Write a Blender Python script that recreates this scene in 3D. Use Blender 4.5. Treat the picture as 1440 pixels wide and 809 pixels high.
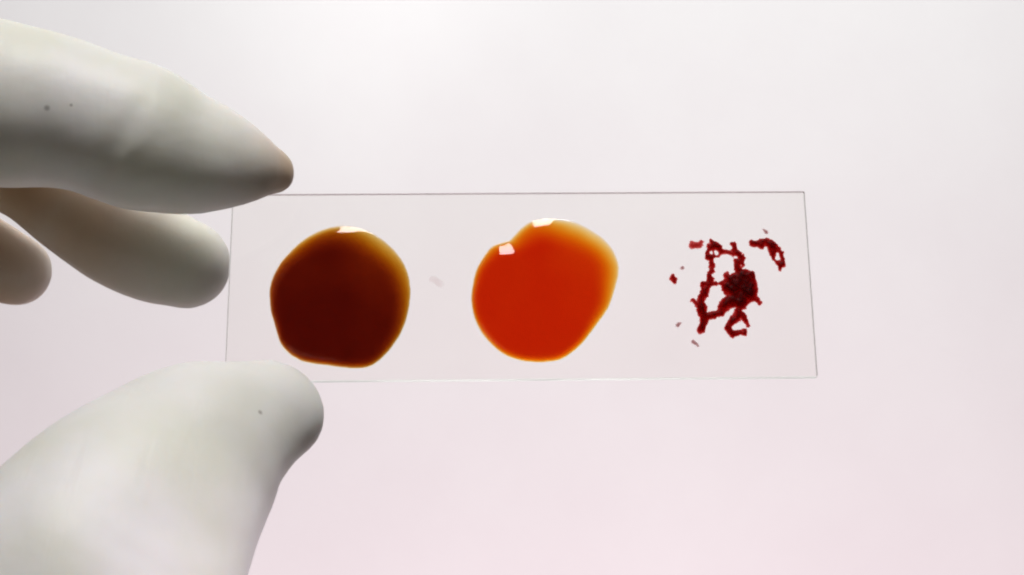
import bpy, bmesh, math, random
import numpy as np
from mathutils import Vector, Matrix

random.seed(4); rng = np.random.default_rng(4)
for o in list(bpy.data.objects): bpy.data.objects.remove(o)
scene = bpy.context.scene
C = scene.collection

# ------------------------------------------------------------------ camera
F = 2043.0; CX, CY = 720.0, 404.5           # focal length and centre of the 1440 px wide frame
CAM = Vector((0, -0.187, 0.25))
cam = bpy.data.cameras.new('camera'); co = bpy.data.objects.new('camera', cam); C.objects.link(co)
co.location = CAM; co.rotation_euler = (math.radians(90), 0, 0)
cam.sensor_width = 36; cam.lens = F/1440*36
cam.clip_start = 0.005; cam.clip_end = 50
cam.dof.use_dof = True; cam.dof.focus_distance = 0.187; cam.dof.aperture_fstop = 50
scene.camera = co

# ------------------------------------------------------------------ light
w = bpy.data.worlds.new('World'); scene.world = w; w.use_nodes = True
bg = w.node_tree.nodes['Background']
bg.inputs['Color'].default_value = (1.0, 0.88, 0.76, 1); bg.inputs['Strength'].default_value = 0.06

def area(name, loc, target, size, power, col=(1, 1, 1), size_y=None, spread=180):
    l = bpy.data.lights.new(name, 'AREA'); o = bpy.data.objects.new(name, l); C.objects.link(o)
    o.location = loc; l.energy = power; l.color = col; l.size = size
    if size_y: l.shape = 'RECTANGLE'; l.size_y = size_y
    l.spread = math.radians(spread)
    o.rotation_euler = (Vector(target)-Vector(loc)).to_track_quat('-Z', 'Y').to_euler()
    return o
def spot(name, loc, target, angle, power, col=(1, 1, 1), blend=1.0, rad=0.05):
    l = bpy.data.lights.new(name, 'SPOT'); o = bpy.data.objects.new(name, l); C.objects.link(o)
    o.location = loc; l.energy = power; l.color = col; l.spot_size = math.radians(angle); l.spot_blend = blend; l.shadow_soft_size = rad
    o.rotation_euler = (Vector(target)-Vector(loc)).to_track_quat('-Z', 'Y').to_euler()
    return o
WALL_Y = 0.62
area('wall_fill_upper', (0.08, 0.06, 0.70), (0.08, WALL_Y, 0.61), 0.9, 4.6, (0.94, 1, 0.985), 0.25)  # added light out of view, brightens the upper backdrop only
area('wall_fill_lower', (0.06, 0.06, -0.20), (0.06, WALL_Y, -0.11), 0.9, 4.25, (1, 0.79, 0.87), 0.25)  # added pink light out of view, tints the lower backdrop
spot('wall_spot_fill', (-0.05, 0.16, 0.72), (-0.085, WALL_Y, 0.43), 22, 2.0)  # added to make the bright patch at the top of the backdrop
area('overhead_lamp', (0.02, -0.11, 0.74), (-0.03, 0, 0.25), 0.20, 0.35, (1, 0.975, 0.975), spread=64).data.shape = 'DISK'

spot('thumb_fill', (0.30, -0.36, 0.12), (-0.041, -0.025, 0.214), 5.8, 6.0, (1, 0.89, 0.98), 0.9, 0.008)  # added pinkish fill aimed at the thumb alone, not a lamp of the room

scene.view_settings.view_transform = 'Standard'; scene.view_settings.look = 'None'
scene.view_settings.exposure = 0.09; scene.view_settings.gamma = 1
scene.cycles.use_denoising = True
scene.cycles.filter_width = 2.1
scene.cycles.max_bounces = 16; scene.cycles.transmission_bounces = 12

# ------------------------------------------------------------------ helpers
def at(px, py, d):
    """point seen at pixel (px, py) of the 1440 px photograph, d metres in front of the camera"""
    return Vector((CAM.x + (px-CX)/F*d, CAM.y + d, CAM.z - (py-CY)/F*d))
def tag(o, label=None, cat=None, group=None, kind=None):
    for k, v in (('label', label), ('category', cat), ('group', group), ('kind', kind)):
        if v: o[k] = v
def mat(name):
    m = bpy.data.materials.new(name); m.use_nodes = True
    nt = m.node_tree; nt.nodes.clear()
    out = nt.nodes.new('ShaderNodeOutputMaterial')
    return m, nt, out
def link(nt, a, b): nt.links.new(a, b)

# ------------------------------------------------------------------ backdrop
m, nt, out = mat('white_wall')
p = nt.nodes.new('ShaderNodeBsdfPrincipled'); link(nt, p.outputs[0], out.inputs[0])
p.inputs['Roughness'].default_value = 0.85; p.inputs['Specular IOR Level'].default_value = 0.2
tc = nt.nodes.new('ShaderNodeTexCoord')
n1 = nt.nodes.new('ShaderNodeTexNoise'); n1.inputs['Scale'].default_value = 9; n1.inputs['Detail'].default_value = 5; n1.inputs['Roughness'].default_value = 0.6
link(nt, tc.outputs['Object'], n1.inputs['Vector'])
cr = nt.nodes.new('ShaderNodeValToRGB')
cr.color_ramp.elements[0].position = 0.3; cr.color_ramp.elements[0].color = (0.81, 0.80, 0.80, 1)
cr.color_ramp.elements[1].position = 0.7; cr.color_ramp.elements[1].color = (0.84, 0.84, 0.835, 1)
link(nt, n1.outputs[0], cr.inputs[0]); link(nt, cr.outputs[0], p.inputs['Base Color'])
n2 = nt.nodes.new('ShaderNodeTexNoise'); n2.inputs['Scale'].default_value = 260; n2.inputs['Detail'].default_value = 3
link(nt, tc.outputs['Object'], n2.inputs['Vector'])
bp = nt.nodes.new('ShaderNodeBump'); bp.inputs['Strength'].default_value = 0.12; bp.inputs['Distance'].default_value = 0.001
link(nt, n2.outputs[0], bp.inputs['Height']); link(nt, bp.outputs[0], p.inputs['Normal'])
me = bpy.data.meshes.new('backdrop'); bm = bmesh.new()
bmesh.ops.create_cube(bm, size=1, matrix=Matrix.Translation((0, WALL_Y+0.02, 0.25)) @ Matrix.Diagonal((3.0, 0.04, 2.6, 1)))
bm.to_mesh(me); bm.free(); me.materials.append(m)
wall = bpy.data.objects.new('wall', me); C.objects.link(wall); tag(wall, kind='structure')

# ------------------------------------------------------------------ glass slide
a, b, c = -0.27827, 0.016678, 0.0118817
RX = Matrix.Rotation(a, 3, 'X'); RY = Matrix.Rotation(b, 3, 'Y'); RZ = Matrix.Rotation(c, 3, 'Z')
Rc = RX @ RY @ RZ
Mc = Matrix(((1, 0, 0), (0, 0, -1), (0, 1, 0)))       # camera axes -> world axes
Rw = Mc @ Rc
S0 = CAM + Mc @ Vector((0.001148, 0.000427, -0.186806))  # centre of the slide's front face
SM = Matrix.Translation(S0) @ Rw.to_4x4()
SMi = SM.inverted()
SN = Rw @ Vector((0, 0, 1))
def on_slide(px, py):
    d = (at(px, py, 1.0) - CAM)
    t = (S0 - CAM).dot(SN) / d.dot(SN)
    q = SMi @ (CAM + d*t)
    return (q.x, q.y)

m, nt, out = mat('slide_glass')
p = nt.nodes.new('ShaderNodeBsdfPrincipled'); link(nt, p.outputs[0], out.inputs[0])
p.inputs['Base Color'].default_value = (0.999, 0.995, 0.978, 1); p.inputs['Transmission Weight'].default_value = 1
p.inputs['Roughness'].default_value = 0.0; p.inputs['IOR'].default_value = 1.36
m2, nt, out = mat('ground_glass_edge')
p = nt.nodes.new('ShaderNodeBsdfPrincipled'); link(nt, p.outputs[0], out.inputs[0])
p.inputs['Base Color'].default_value = (0.80, 0.82, 0.78, 1); p.inputs['Transmission Weight'].default_value = 1.0
p.inputs['Roughness'].default_value = 0.45; p.inputs['IOR'].default_value = 1.36
bm = bmesh.new()
bmesh.ops.create_cube(bm, size=1, matrix=Matrix.Translation((0, 0, -0.0005)) @ Matrix.Diagonal((0.075, 0.025, 0.001, 1)))
vert = [e for e in bm.edges if abs(e.verts[0].co.z-e.verts[1].co.z) > 5e-4]
bmesh.ops.bevel(bm, geom=vert, offset=0.00022, segments=3, affect='EDGES', profile=0.5)
rim = [e for e in bm.edges if abs(e.verts[0].co.z-e.verts[1].co.z) < 1e-6]
bmesh.ops.bevel(bm, geom=rim, offset=0.00007, segments=1, affect='EDGES')
bm.normal_update()
for f in bm.faces: f.material_index = 0 if abs(f.normal.z) > 0.95 else 1
me = bpy.data.meshes.new('glass_slide'); bm.to_mesh(me); bm.free(); me.materials.append(m); me.materials.append(m2)
slide = bpy.data.objects.new('glass_slide', me); C.objects.link(slide); slide.matrix_world = SM
tag(slide, 'clear rectangular glass microscope slide pinched at its left end by the gloved hand', 'microscope slide')

# ------------------------------------------------------------------ blood
def blood_mat(name, unit, t, ior=1.36, rough=0.0, bump=0):
    """t = optical depth of red, green, blue over a layer of `unit` metres"""
    m, nt, out = mat(name)
    g = nt.nodes.new('ShaderNodeBsdfPrincipled'); link(nt, g.outputs[0], out.inputs['Surface'])
    g.inputs['Base Color'].default_value = (1, 1, 1, 1); g.inputs['Transmission Weight'].default_value = 1
    g.inputs['Roughness'].default_value = rough; g.inputs['IOR'].default_value = ior
    if bump:
        tc = nt.nodes.new('ShaderNodeTexCoord')
        n = nt.nodes.new('ShaderNodeTexNoise'); n.inputs['Scale'].default_value = 2600; n.inputs['Detail'].default_value = 3
        link(nt, tc.outputs['Object'], n.inputs['Vector'])
        bp = nt.nodes.new('ShaderNodeBump'); bp.inputs['Strength'].default_value = bump; bp.inputs['Distance'].default_value = 0.0001
        link(nt, n.outputs[0], bp.inputs['Height']); link(nt, bp.outputs[0], g.inputs['Normal'])
    v = nt.nodes.new('ShaderNodeVolumeAbsorption'); link(nt, v.outputs[0], out.inputs['Volume'])
    s = [x/unit for x in t]; d = max(s)
    v.inputs['Density'].default_value = d
    v.inputs['Color'].default_value = (1-s[0]/d, 1-s[1]/d, 1-s[2]/d, 1)
    return m

def catmull(P, n=8, closed=True):
    P = np.array(P, float); N = len(P); out = []
    for i in range(N if closed else N-1):
        g = lambda k: P[k % N] if closed else P[min(max(k, 0), N-1)]
        p0, p1, p2, p3 = g(i-1), g(i), g(i+1), g(i+2)
        for k in range(n):
            t = k/n
            out.append(0.5*((2*p1)+(-p0+p2)*t+(2*p0-5*p1+4*p2-p3)*t*t+(-p0+3*p1-3*p2+p3)*t**3))
    if not closed: out.append(P[-1])
    return np.array(out)
def sd_poly(X, Y, P):
    """signed distance to a closed outline, positive inside"""
    D = np.full(X.shape, 1e9); inside = np.zeros(X.shape, bool)
    Q = np.roll(P, -1, 0)
    for (x0, y0), (x1, y1) in zip(P, Q):
        dx, dy = x1-x0, y1-y0; L = dx*dx+dy*dy+1e-20
        t = np.clip(((X-x0)*dx+(Y-y0)*dy)/L, 0, 1)
        D = np.minimum(D, np.hypot(X-x0-t*dx, Y-y0-t*dy))
        cr = ((y0 > Y) != (y1 > Y)) & (X < (x1-x0)*(Y-y0)/(y1-y0+1e-20)+x0)
        inside ^= cr
    return np.where(inside, D, -D)
def sd_stroke(X, Y, S):
    """union of tapered strokes, S = [(x, y, r), ...]"""
    D = np.full(X.shape, -1e9)
    if len(S) == 1:
        return S[0][2]-np.hypot(X-S[0][0], Y-S[0][1])
    for (x0, y0, r0), (x1, y1, r1) in zip(S[:-1], S[1:]):
        dx, dy = x1-x0, y1-y0; L = dx*dx+dy*dy+1e-20
        t = np.clip(((X-x0)*dx+(Y-y0)*dy)/L, 0, 1)
        D = np.maximum(D, r0+(r1-r0)*t-np.hypot(X-x0-t*dx, Y-y0-t*dy))
    return D
def vnoise(X, Y, seed):
    """smooth value noise, unit cell"""
    r = np.random.default_rng(seed); T = r.random((64, 64))*2-1
    xi = np.floor(X).astype(int); yi = np.floor(Y).astype(int)
    fx = X-xi; fy = Y-yi; fx = fx*fx*(3-2*fx); fy = fy*fy*(3-2*fy)
    g = lambda i, j: T[i % 64, j % 64]
    return (g(xi, yi)*(1-fx)+g(xi+1, yi)*fx)*(1-fy)+(g(xi, yi+1)*(1-fx)+g(xi+1, yi+1)*fx)*fy
def film(name, material, box, cell, field, height, parent_matrix=SM, lift=1.5e-5, blur=0):
    """closed lens-like body on the slide: field>0 marks where it lies, height gives its thickness"""
    x0, y0, x1, y1 = box
    nx = int((x1-x0)/cell)+2; ny = int((y1-y0)/cell)+2
    X, Y = np.meshgrid(x0+np.arange(nx)*cell, y0+np.arange(ny)*cell, indexing='ij')
    Fd = field(X, Y)
    keep = np.zeros((nx, ny), bool)
    ins = Fd > 0
    cellk = ins[:-1, :-1] | ins[1:, :-1] | ins[:-1, 1:] | ins[1:, 1:]
    GX, GY = np.gradient(Fd, cell)
    G2 = GX**2+GY**2+1e-9
    stepx = np.clip(-Fd*GX/G2, -cell*1.2, cell*1.2); stepy = np.clip(-Fd*GY/G2, -cell*1.2, cell*1.2)
    Xs = np.where(ins, X, X+stepx); Ys = np.where(ins, Y, Y+stepy)
    H = np.where(ins, height(X, Y, np.maximum(Fd, 0)), 0)
    for _ in range(blur):
        Q = H.copy(); Q[1:-1] = (H[:-2]+2*H[1:-1]+H[2:])/4; H = Q.copy(); H[:, 1:-1] = (Q[:, :-2]+2*Q[:, 1:-1]+Q[:, 2:])/4
        H = np.where(ins, H, 0)
    keep[:-1, :-1] |= cellk; keep[1:, :-1] |= cellk; keep[:-1, 1:] |= cellk; keep[1:, 1:] |= cellk
    idx = -np.ones((nx, ny), int); kk = np.argwhere(keep); idx[keep] = np.arange(len(kk))
    ox, oy = float(Xs[keep].mean()), float(Ys[keep].mean())
    n = len(kk)
    vs = np.c_[Xs[keep]-ox, Ys[keep]-oy, H[keep]]
    edge = keep & ~ins
    bot = -np.ones((nx, ny), int); inn = keep & ins
    bot[edge] = idx[edge]; bot[inn] = n+np.arange(inn.sum())
    vb = np.c_[Xs[inn]-ox, Ys[inn]-oy, np.zeros(inn.sum())]
    V = np.r_[vs, vb]
    ci, cj = np.nonzero(cellk)
    faces = []
    for i, j in zip(ci, cj):
        q = (idx[i, j], idx[i+1, j], idx[i+1, j+1], idx[i, j+1])
        r = (bot[i, j], bot[i, j+1], bot[i+1, j+1], bot[i+1, j])
        faces.append(q)
        if set(q) != set(r): faces.append(r)
    me = bpy.data.meshes.new(name); me.from_pydata(V.tolist(), [], [tuple(int(k) for k in f) for f in faces]); me.update()
    bm = bmesh.new(); bm.from_mesh(me)
    bmesh.ops.triangulate(bm, faces=bm.faces[:])
    bmesh.ops.recalc_face_normals(bm, faces=bm.faces[:])
    bm.to_mesh(me); bm.free()
    me.materials.append(material)
    me.polygons.foreach_set('use_smooth', [True]*len(me.polygons))
    try: me.set_sharp_from_angle(angle=math.radians(60))
    except Exception: pass
    o = bpy.data.objects.new(name, me); C.objects.link(o)
    o.matrix_world = parent_matrix @ Matrix.Translation((ox, oy, lift))
    return o

MM = 1e-3
def outline(zoom, ox, oy, pts): return [on_slide(ox+x/zoom, oy+y/zoom) for x, y in pts]
def drop(name, pts, H, wide, narrow, tilt, base, material, seed, crest):
    """a sessile drop; `tilt` is the direction (radians) in which it is shallow because the liquid sagged away from it"""
    P = catmull(pts, 8); cx, cy = P.mean(0)
    def field(X, Y):
        return sd_poly(X, Y, P) + 0.03*MM*vnoise(X/MM*1.3+9, Y/MM*1.3+9, seed)
    def height(X, Y, d):
        ang = np.arctan2(Y-cy, X-cx)
        fade = np.clip(np.hypot(X-cx, Y-cy)/(6.0*MM), 0, 1); fade = fade*fade*(3-2*fade)
        k = (0.5+0.5*np.cos(ang-tilt))**1.8*fade
        wd = narrow+(wide-narrow)*k
        u = np.clip(d/wd, 0, 1); s = u*u*(3-2*u)*0.55+0.45*np.sqrt(1-(1-u)**2)
        s = s*(1-k)+k*(u*u*(3-2*u))
        g = np.sqrt(np.clip(1-(1-np.clip(d/(0.45*MM), 0, 1))**2, 0, 1))
        kt = np.clip(np.cos(ang-math.radians(102)), 0, 1)**6*fade
        g = g*(1-kt)*(1-0.7*k)+kt*crest*MM/H/base*(1-(1-np.clip(d/(1.0*MM), 0, 1))**1.1)
        return H*(base*g+(1-base)*np.clip(s, 0, 1.0)) * (1+0.02*vnoise(X/MM*0.5+30, Y/MM*0.5+30, seed+1))
    lo = P.min(0)-0.4*MM; hi = P.max(0)+0.4*MM
    return film(name, material, (lo[0], lo[1], hi[0], hi[1]), 0.11*MM, field, height, blur=8)

dark = blood_mat('dark_blood', 0.2*MM, (0.43, 1.05, 3.0))
bright = blood_mat('bright_blood', 0.2*MM, (0.10, 0.80, 2.8))
clot_m = blood_mat('clotted_blood', 0.2*MM, (1.0, 4.2, 4.3), ior=1.12, rough=0.5)

o = drop('blood_drop', outline(2.528, 300, 240, [(330,240),(390,210),(455,197),(530,208),(590,238),(640,280),(680,335),(699,400),(697,480),(675,560),(640,620),(590,675),(545,700),(470,702),(400,692),(330,682),(280,658),(240,615),(222,560),(205,500),(200,440),(208,390),(235,335),(280,283)]),
         1.15*MM, 4.4*MM, 1.0*MM, math.radians(66), 0.36, dark, 11, 0.36)
tag(o, 'large dark maroon round blood drop near the gloved fingers on the glass slide', 'blood drop', 'blood samples on the glass slide')
o = drop('blood_drop', outline(2.997, 620, 270, [(270,212),(215,232),(180,275),(150,330),(133,400),(128,460),(142,530),(170,590),(215,645),(270,688),(340,712),(420,719),(500,708),(560,672),(605,628),(660,555),(705,490),(730,420),(748,350),(747,300),(725,245),(685,198),(640,165),(590,138),(530,120),(455,114),(390,123),(345,148),(308,186),(290,206)]),
         1.0*MM, 5.0*MM, 0.9*MM, math.radians(62), 0.20, bright, 21, 0.28)
tag(o, 'bright orange-red translucent blood drop with a small notch, middle of the slide', 'blood drop', 'blood samples on the glass slide')

# clotted sample: every separate fragment is an object of its own
ZC = 3.1115
def sp(x, y): return on_slide(920+x/ZC, 250+y/ZC)
PXM = (sp(100, 0)[0]-sp(0, 0)[0])/100          # metres per zoom pixel
def clot(name, polys, strokes, holes, seed, amp=0.13, hmax=0.55, scale=0.75, material=None, cell=0.055):
    polys = [np.array([sp(*q) for q in P]) for P in polys]
    ST = [[(*sp(x, y), r*PXM) for x, y, r in S] for S in strokes]
    HO = [[(*sp(x, y), r*PXM) for x, y, r in S] for S in holes]
    allp = np.concatenate([P for P in polys]+[np.array([[x-r, y-r], [x+r, y+r]]) for S in ST for x, y, r in S])
    def field(X, Y):
        D = np.full(X.shape, -1e9)
        wx = X+0.16*MM*vnoise(X/MM*1.9+5, Y/MM*1.9+5, seed+3); wy = Y+0.16*MM*vnoise(X/MM*1.9+25, Y/MM*1.9+25, seed+4)
        for P in polys: D = np.maximum(D, sd_poly(wx, wy, P))
        for S in ST: D = np.maximum(D, sd_stroke(wx, wy, S))
        D = D + 0.15*MM + amp*MM*(0.7*vnoise(X/MM*2.1, Y/MM*2.1, seed)+0.6*vnoise(X/MM*4.7, Y/MM*4.7, seed+1)+0.4*vnoise(X/MM*8+3, Y/MM*8+3, seed+5))
        for S in HO: D = np.minimum(D, -sd_stroke(wx, wy, S))
        return D
    def height(X, Y, d):
        u = np.clip(d/(0.9*MM), 0, 1)
        return MM*hmax*(0.18*np.clip(d/(0.08*MM), 0, 1)**0.5+0.82*u**scale)*(1+0.22*vnoise(X/MM*2.3+7, Y/MM*2.3+7, seed+2))
    lo = allp.min(0)-0.5*MM; hi = allp.max(0)+0.5*MM
    return film(name, material or clot_m, (lo[0], lo[1], hi[0], hi[1]), cell*MM, field, height, blur=5)
G = 'clotted fragments of the third blood sample'
o = clot('blood_clot',
    [[(330,428),(368,408),(400,402),(432,412),(440,450),(450,490),(440,530),(418,545),(400,572),(380,585),(350,562),(325,572),(302,600),(284,600),(283,560),(300,538),(322,515),(300,498),(288,468),(310,455),(315,425)],
     [(248,272),(272,285),(300,300),(296,325),(276,345),(250,362),(222,350),(235,318),(238,295)]],
    [[(435,530,9),(462,547,5)], [(370,410,11),(367,378,15),(368,345,19),(352,315,10),(347,292,8)], [(298,322,7),(330,330,6),(352,338,9)], [(385,375,7),(396,352,4)],
     [(252,358,9),(250,398,7),(244,430,10),(244,462,13)], [(262,465,8),(210,467,6)],
     [(242,465,13),(225,490,16),(208,530,12),(205,560,19),(216,600,18),(214,640,13),(204,670,12)], [(200,555,8),(166,537,3)],
     [(215,612,14),(250,603,15),(285,592,14),(312,560,15)], [(315,455,10),(290,468,5)],
     [(370,570,11),(372,600,17),(342,628,15),(322,660,11),(342,686,11),(368,680,8),(395,688,8),(393,668,6)], [(378,600,12),(402,622,9),(412,648,5)], [(315,425,8),(325,450,12)]],
    [[(250,332,5)], [(270,330,6)], [(355,350,7)]], 31)
tag(o, 'large dark red branching blood clot with lacy gaps, right end of the slide', 'blood clot', G)
o = clot('blood_clot', [], [[(420,285,9),(440,288,14),(465,292,19),(492,281,15),(520,308,19),(538,340,23),(556,378,17),(548,403,4)], [(490,270,6),(505,278,5)], [(540,310,6),(560,330,5)]], [[(538,336,6),(540,352,7)]], 41)
tag(o, 'curved hook-shaped red clot fragment above right of the big branching clot', 'blood clot', G)
o = clot('blood_clot', [], [[(158,296,6),(178,294,13),(198,296,10),(208,282,5)], [(160,286,4),(168,303,7)]], [], 51, hmax=0.3)
tag(o, 'small ragged red clot fragment left of the top of the branching clot', 'blood clot', G)
o = clot('blood_clot', [], [[(83,430,6),(84,445,10),(84,455,5)], [(84,443,5),(95,441,3)]], [], 61, amp=0.07)
tag(o, 'isolated oval brown-red clot speck farthest left in the clotted sample', 'blood clot', G)
dust_m = blood_mat('dried_speck', 0.1*MM, (1.5, 2.6, 2.6), ior=1.2, rough=0.3)
for pts, lab in (([(100,648,4),(108,638,4)], 'tiny dark dried speck left of the lower branch of the big clot'),
                 ([(173,718,3),(182,727,5),(190,737,3)], 'tiny slanted dark speck below the lowest branch of the big clot'),
                 ([(121,396,4),(123,400,3)], 'tiny faint grey speck just above the isolated oval clot speck'),
                 ([(484,234,6),(488,239,5)], 'tiny pale grey speck above the curved clot fragment')):
    o = clot('dried_speck', [], [pts], [], int(pts[0][0]), amp=0.03, hmax=0.12, material=dust_m, cell=0.04)
    tag(o, lab, 'speck', 'dried specks on the glass slide')
def mark(px, py, r, lab, seed):
    global sp, PXM
    s = [((px+dx-920)*ZC, (py+dy-250)*ZC, rr*ZC) for dx, dy, rr in ((-r, -r*.6, r*.5), (0, 0, r*.6), (r*.9, r*.8, r*.4))]
    o = clot('dried_speck', [], [s], [], seed, amp=0.05, hmax=0.010, material=dust_m, cell=0.05)
    tag(o, lab, 'speck', 'dried specks on the glass slide')
mark(614, 396, 6, 'faint grey smudge on the glass between the maroon drop and the orange-red drop', 77)

# ------------------------------------------------------------------ gloved hand
def tube(bm, st, ky=1.0, seg=40, flat=(0, 1, 0)):
    """st: (px, py, depth, radius in photo pixels); lofted round sections with round ends"""
    pts = [(*at(px, py, d), r*d/F) for px, py, d, r in st]
    P = catmull(pts, 8, closed=False)
    axis = [Vector(q[:3]) for q in P]; rad = [q[3] for q in P]
    rings = []; frames = []
    for i, q in enumerate(axis):
        t = (axis[min(i+1, len(axis)-1)]-axis[max(i-1, 0)]).normalized()
        u = Vector(flat); u = (u-t*u.dot(t)).normalized(); v = t.cross(u); frames.append((t, u, v))
        rings.append([bm.verts.new(q+(u*math.cos(2*math.pi*k/seg)*ky+v*math.sin(2*math.pi*k/seg))*rad[i]) for k in range(seg)])
    for A, B in zip(rings[:-1], rings[1:]):
        for k in range(seg): bm.faces.new((A[k], A[(k+1) % seg], B[(k+1) % seg], B[k]))
    bm.faces.new(rings[0][::-1]); bm.faces.new(rings[-1])
    for i in (0, -1):
        t, u, v = frames[i]; B = Matrix((t, u*ky, v)).transposed().to_4x4()
        bmesh.ops.create_uvsphere(bm, u_segments=36, v_segments=24, radius=rad[i]*0.995, matrix=Matrix.Translation(axis[i]) @ B)
def remesh(parts, voxel, smooth, name):
    me = bpy.data.meshes.new(name); bm = bmesh.new(); parts(bm)
    bmesh.ops.recalc_face_normals(bm, faces=bm.faces[:]); bm.to_mesh(me); bm.free()
    o = bpy.data.objects.new(name, me); C.objects.link(o)
    md = o.modifiers.new('r', 'REMESH'); md.mode = 'VOXEL'; md.voxel_size = voxel
    sm = o.modifiers.new('s', 'SMOOTH'); sm.factor = 0.5; sm.iterations = smooth
    dg = bpy.context.evaluated_depsgraph_get(); new = bpy.data.meshes.new_from_object(o.evaluated_get(dg))
    o.modifiers.clear(); o.data = new; new.name = name
    new.polygons.foreach_set('use_smooth', [True]*len(new.polygons))
    return o

FINGERS = {
 'index': [(x, y, d, r*1.06) for x, y, d, r in [(-520,60,.186,150),(-350,88,.180,140),(-150,122,.177,130),(0,146,.177,120),(70,155,.178,111),(130,170,.1785,103),(200,194,.1795,105),(258,214,.181,91),(308,224,.1822,77),(350,232,.1838,57),(380,239,.1860,37)]],
 'middle': [(-520,190,.200,125),(-300,175,.200,90),(-60,215,.1950,72),(30,245,.1942,62),(100,290,.1945,68),(160,325,.1952,75),(215,355,.1955,72),(262,372,.1957,64)],
 'ring': [(-520,330,.212,115),(-320,285,.212,85),(-150,312,.207,70),(-40,355,.204,62),(22,381,.203,51)],
 'little': [(-540,470,.222,100),(-360,440,.222,68),(-240,450,.220,58),(-170,462,.219,46)],
 'thumb': [(x, y-9, d, r*k) for x, y, d, r, k in [(-420,1040,.180,250,1),(-200,1040,.158,235,1),(-40,1028,.149,222,1.05),(94,882,.152,203,1.12),(190,738,.160,160,1.14),(255,665,.1660,130,1.14),(305,622,.1695,114,1.1),(345,601,.1722,96,1.04),(378,587,.1745,80,1.02)]],
}
def hand_parts(bm):
    for k, st in FINGERS.items():
        tube(bm, st, ky={'index': 0.84, 'middle': 0.95, 'ring': 0.95, 'little': 1, 'thumb': 0.72}[k], flat={'thumb': (.55, -.62, .75), 'index': (0, -.8, .6)}.get(k, (0, 1, 0)))
    # palm, heel of the hand and wrist (outside the frame on the left)
    tube(bm, [(-540,90,.190,140),(-760,260,.190,170),(-980,480,.190,190)], 0.9)
    tube(bm, [(-540,210,.200,140),(-760,360,.195,170),(-1000,560,.192,200)], 0.9)
    tube(bm, [(-540,340,.210,130),(-760,480,.203,170),(-1020,640,.196,200)], 0.9)
    tube(bm, [(-560,470,.220,120),(-780,590,.210,160),(-1040,720,.198,200)], 0.9)
    tube(bm, [(-400,1030,.178,240),(-640,900,.186,260),(-900,760,.192,250)], 0.9)
    tube(bm, [(-960,640,.193,290),(-1200,780,.196,270),(-1500,980,.200,265),(-1800,1180,.204,290)], 0.85)
hand = remesh(hand_parts, 0.0006, 26, 'gloved_hand')
me = hand.data
n = len(me.vertices); co_ = np.empty(n*3); me.vertices.foreach_get('co', co_); co_ = co_.reshape(-1, 3)
no = np.empty(n*3); me.vertices.foreach_get('normal', no); no = no.reshape(-1, 3)
# gentle latex folds: displacement along the normal, stronger across the finger joints
def noise3(P, s, seed):
    return vnoise(P[:, 0]*s+P[:, 1]*s*0.7+11, P[:, 2]*s-P[:, 1]*s*0.6+17, seed)
disp = 0.00008*noise3(co_, 110, 1)+0.00003*noise3(co_, 300, 2)
def crease(px, py, d, ang, width, length, depth):
    global disp
    q = np.array(at(px, py, d)); t = np.array((math.cos(ang), 0, math.sin(ang))); nrm = np.array((-math.sin(ang), 0, math.cos(ang)))
    rel = co_-q; al = rel@t; ac = rel@nrm
    front = np.clip(-no[:, 1]+0.25, 0, 1)
    disp = disp - depth*np.exp(-(ac/width)**2)*np.exp(-(al/length)**2)*front
crease(150, 235, .172, math.radians(62), .0014, .007, .00035)
crease(176, 250, .172, math.radians(48), .0009, .005, .00015)
crease(232, 742, .150, math.radians(-28), .0018, .009, .00025)
crease(205, 770, .150, math.radians(-36), .0011, .007, .00015)
crease(112, 330, .190, math.radians(58), .0010, .005, .0002)
co_ = co_+no*disp[:, None]
me.vertices.foreach_set('co', co_.ravel()); me.update()
# skin showing at the fingertips, plus brown shade painted on middle and ring fingers
skin_shade_spots = [(at(392, 248, .1865), .0062, 1.0), (at(20, 392, .205), .0075, 0.9), (at(-10, 400, .203), .009, 1.0), (at(-40, 350, .200), .012, 0.9), (at(20, 260, .189), .011, 1.0), (at(110, 320, .190), .010, 0.8), (at(180, 350, .190), .007, 0.35)]
skin_shade = np.zeros(n)
for q, r, k in skin_shade_spots:
    skin_shade = np.maximum(skin_shade, k*np.exp(-(np.linalg.norm(co_-np.array(q), axis=1)/r)**2))
at_ = me.attributes.new('skin_and_shade', 'FLOAT', 'POINT'); at_.data.foreach_set('value', skin_shade.astype(np.float32))
c0 = at(-540, 500, .195); me.transform(Matrix.Translation(-c0)); hand.location = c0

m, nt, out = mat('latex_glove')
p = nt.nodes.new('ShaderNodeBsdfPrincipled'); link(nt, p.outputs[0], out.inputs[0])
p.inputs['Roughness'].default_value = 0.5; p.inputs['Specular IOR Level'].default_value = 0.35
p.inputs['Subsurface Weight'].default_value = 0.5; p.inputs['Subsurface Radius'].default_value = (1.0, 0.7, 0.5); p.inputs['Subsurface Scale'].default_value = 0.0025
tc = nt.nodes.new('ShaderNodeTexCoord')
n1 = nt.nodes.new('ShaderNodeTexNoise'); n1.inputs['Scale'].default_value = 70; n1.inputs['Detail'].default_value = 4
link(nt, tc.outputs['Object'], n1.inputs['Vector'])
cr = nt.nodes.new('ShaderNodeValToRGB')
cr.color_ramp.elements[0].position = 0.32; cr.color_ramp.elements[0].color = (0.66, 0.665, 0.585, 1)
cr.color_ramp.elements[1].position = 0.66; cr.color_ramp.elements[1].color = (0.73, 0.72, 0.71, 1)
link(nt, n1.outputs[0], cr.inputs[0])
at2 = nt.nodes.new('ShaderNodeAttribute'); at2.attribute_name = 'skin_and_shade'
mx = nt.nodes.new('ShaderNodeMix'); mx.data_type = 'RGBA'
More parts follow.
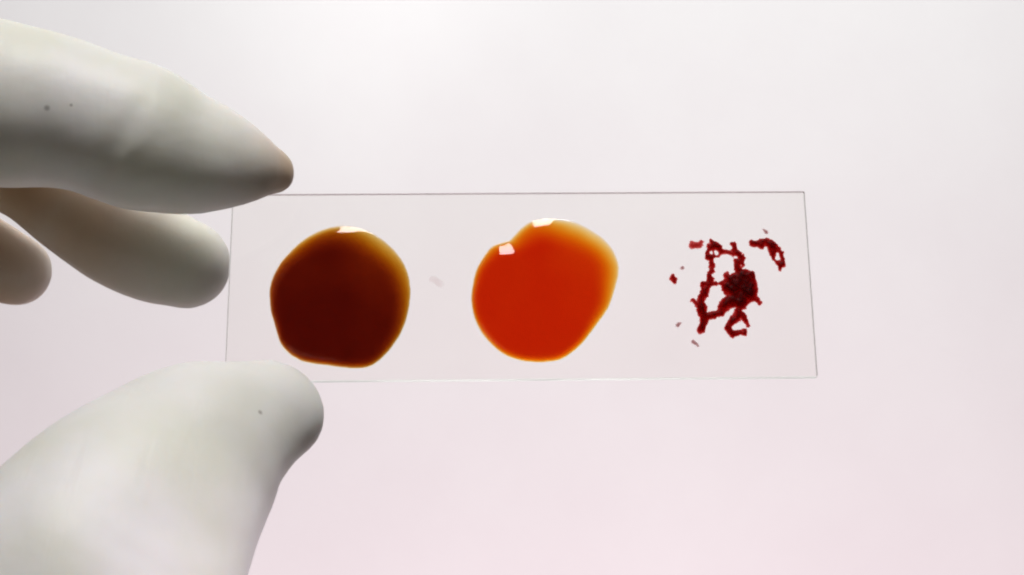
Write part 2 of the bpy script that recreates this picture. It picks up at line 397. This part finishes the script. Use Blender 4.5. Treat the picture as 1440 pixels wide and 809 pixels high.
link(nt, at2.outputs['Fac'], mx.inputs['Factor']); link(nt, cr.outputs[0], mx.inputs[6]); mx.inputs[7].default_value = (0.48, 0.33, 0.20, 1)
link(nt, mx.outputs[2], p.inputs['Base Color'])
n2 = nt.nodes.new('ShaderNodeTexNoise'); n2.inputs['Scale'].default_value = 900; n2.inputs['Detail'].default_value = 3
n3 = nt.nodes.new('ShaderNodeTexNoise'); n3.inputs['Scale'].default_value = 210; n3.inputs['Detail'].default_value = 2
for q in (n2, n3): link(nt, tc.outputs['Object'], q.inputs['Vector'])
b1 = nt.nodes.new('ShaderNodeBump'); b1.inputs['Strength'].default_value = 0.06; b1.inputs['Distance'].default_value = 0.0003
b2 = nt.nodes.new('ShaderNodeBump'); b2.inputs['Strength'].default_value = 0.12; b2.inputs['Distance'].default_value = 0.001
link(nt, n2.outputs[0], b1.inputs['Height']); link(nt, n3.outputs[0], b2.inputs['Height'])
mp = nt.nodes.new('ShaderNodeMapping'); mp.inputs['Rotation'].default_value = (0, math.radians(28), 0); mp.inputs['Scale'].default_value = (3.2, 1, 0.55)
n4 = nt.nodes.new('ShaderNodeTexNoise'); n4.inputs['Scale'].default_value = 120; n4.inputs['Detail'].default_value = 2.5; n4.inputs['Distortion'].default_value = 0.6
link(nt, tc.outputs['Object'], mp.inputs['Vector']); link(nt, mp.outputs[0], n4.inputs['Vector'])
b4 = nt.nodes.new('ShaderNodeBump'); b4.inputs['Strength'].default_value = 0.09; b4.inputs['Distance'].default_value = 0.0009
link(nt, n4.outputs[0], b4.inputs['Height']); link(nt, b4.outputs[0], b2.inputs['Normal'])
link(nt, b2.outputs[0], b1.inputs['Normal']); link(nt, b1.outputs[0], p.inputs['Normal'])
from mathutils.bvhtree import BVHTree
tree = BVHTree.FromPolygons([v.co for v in me.vertices], [q.vertices for q in me.polygons])
prev = mx.outputs[2]
for px, py, rad in ((66, 152, .00035), (366, 580, .0003), (100, 148, .0002)):   # small dirt marks on the latex
    d = at(px, py, 1)-CAM; hit = tree.ray_cast(CAM-c0, d.normalized())[0]
    if hit is None: continue
    vm = nt.nodes.new('ShaderNodeVectorMath'); vm.operation = 'DISTANCE'; vm.inputs[1].default_value = hit
    link(nt, tc.outputs['Object'], vm.inputs[0])
    mr = nt.nodes.new('ShaderNodeMapRange'); mr.inputs[1].default_value = rad*0.4; mr.inputs[2].default_value = rad*1.3; mr.inputs[3].default_value = 0.55; mr.inputs[4].default_value = 0
    link(nt, vm.outputs['Value'], mr.inputs[0])
    mm = nt.nodes.new('ShaderNodeMix'); mm.data_type = 'RGBA'; mm.inputs[7].default_value = (0.12, 0.10, 0.08, 1)
    link(nt, mr.outputs[0], mm.inputs['Factor']); link(nt, prev, mm.inputs[6]); prev = mm.outputs[2]
link(nt, prev, p.inputs['Base Color'])
me.materials.clear(); me.materials.append(m)
tag(hand, 'hand in an off-white latex glove pinching the left end of the glass slide', 'gloved hand')
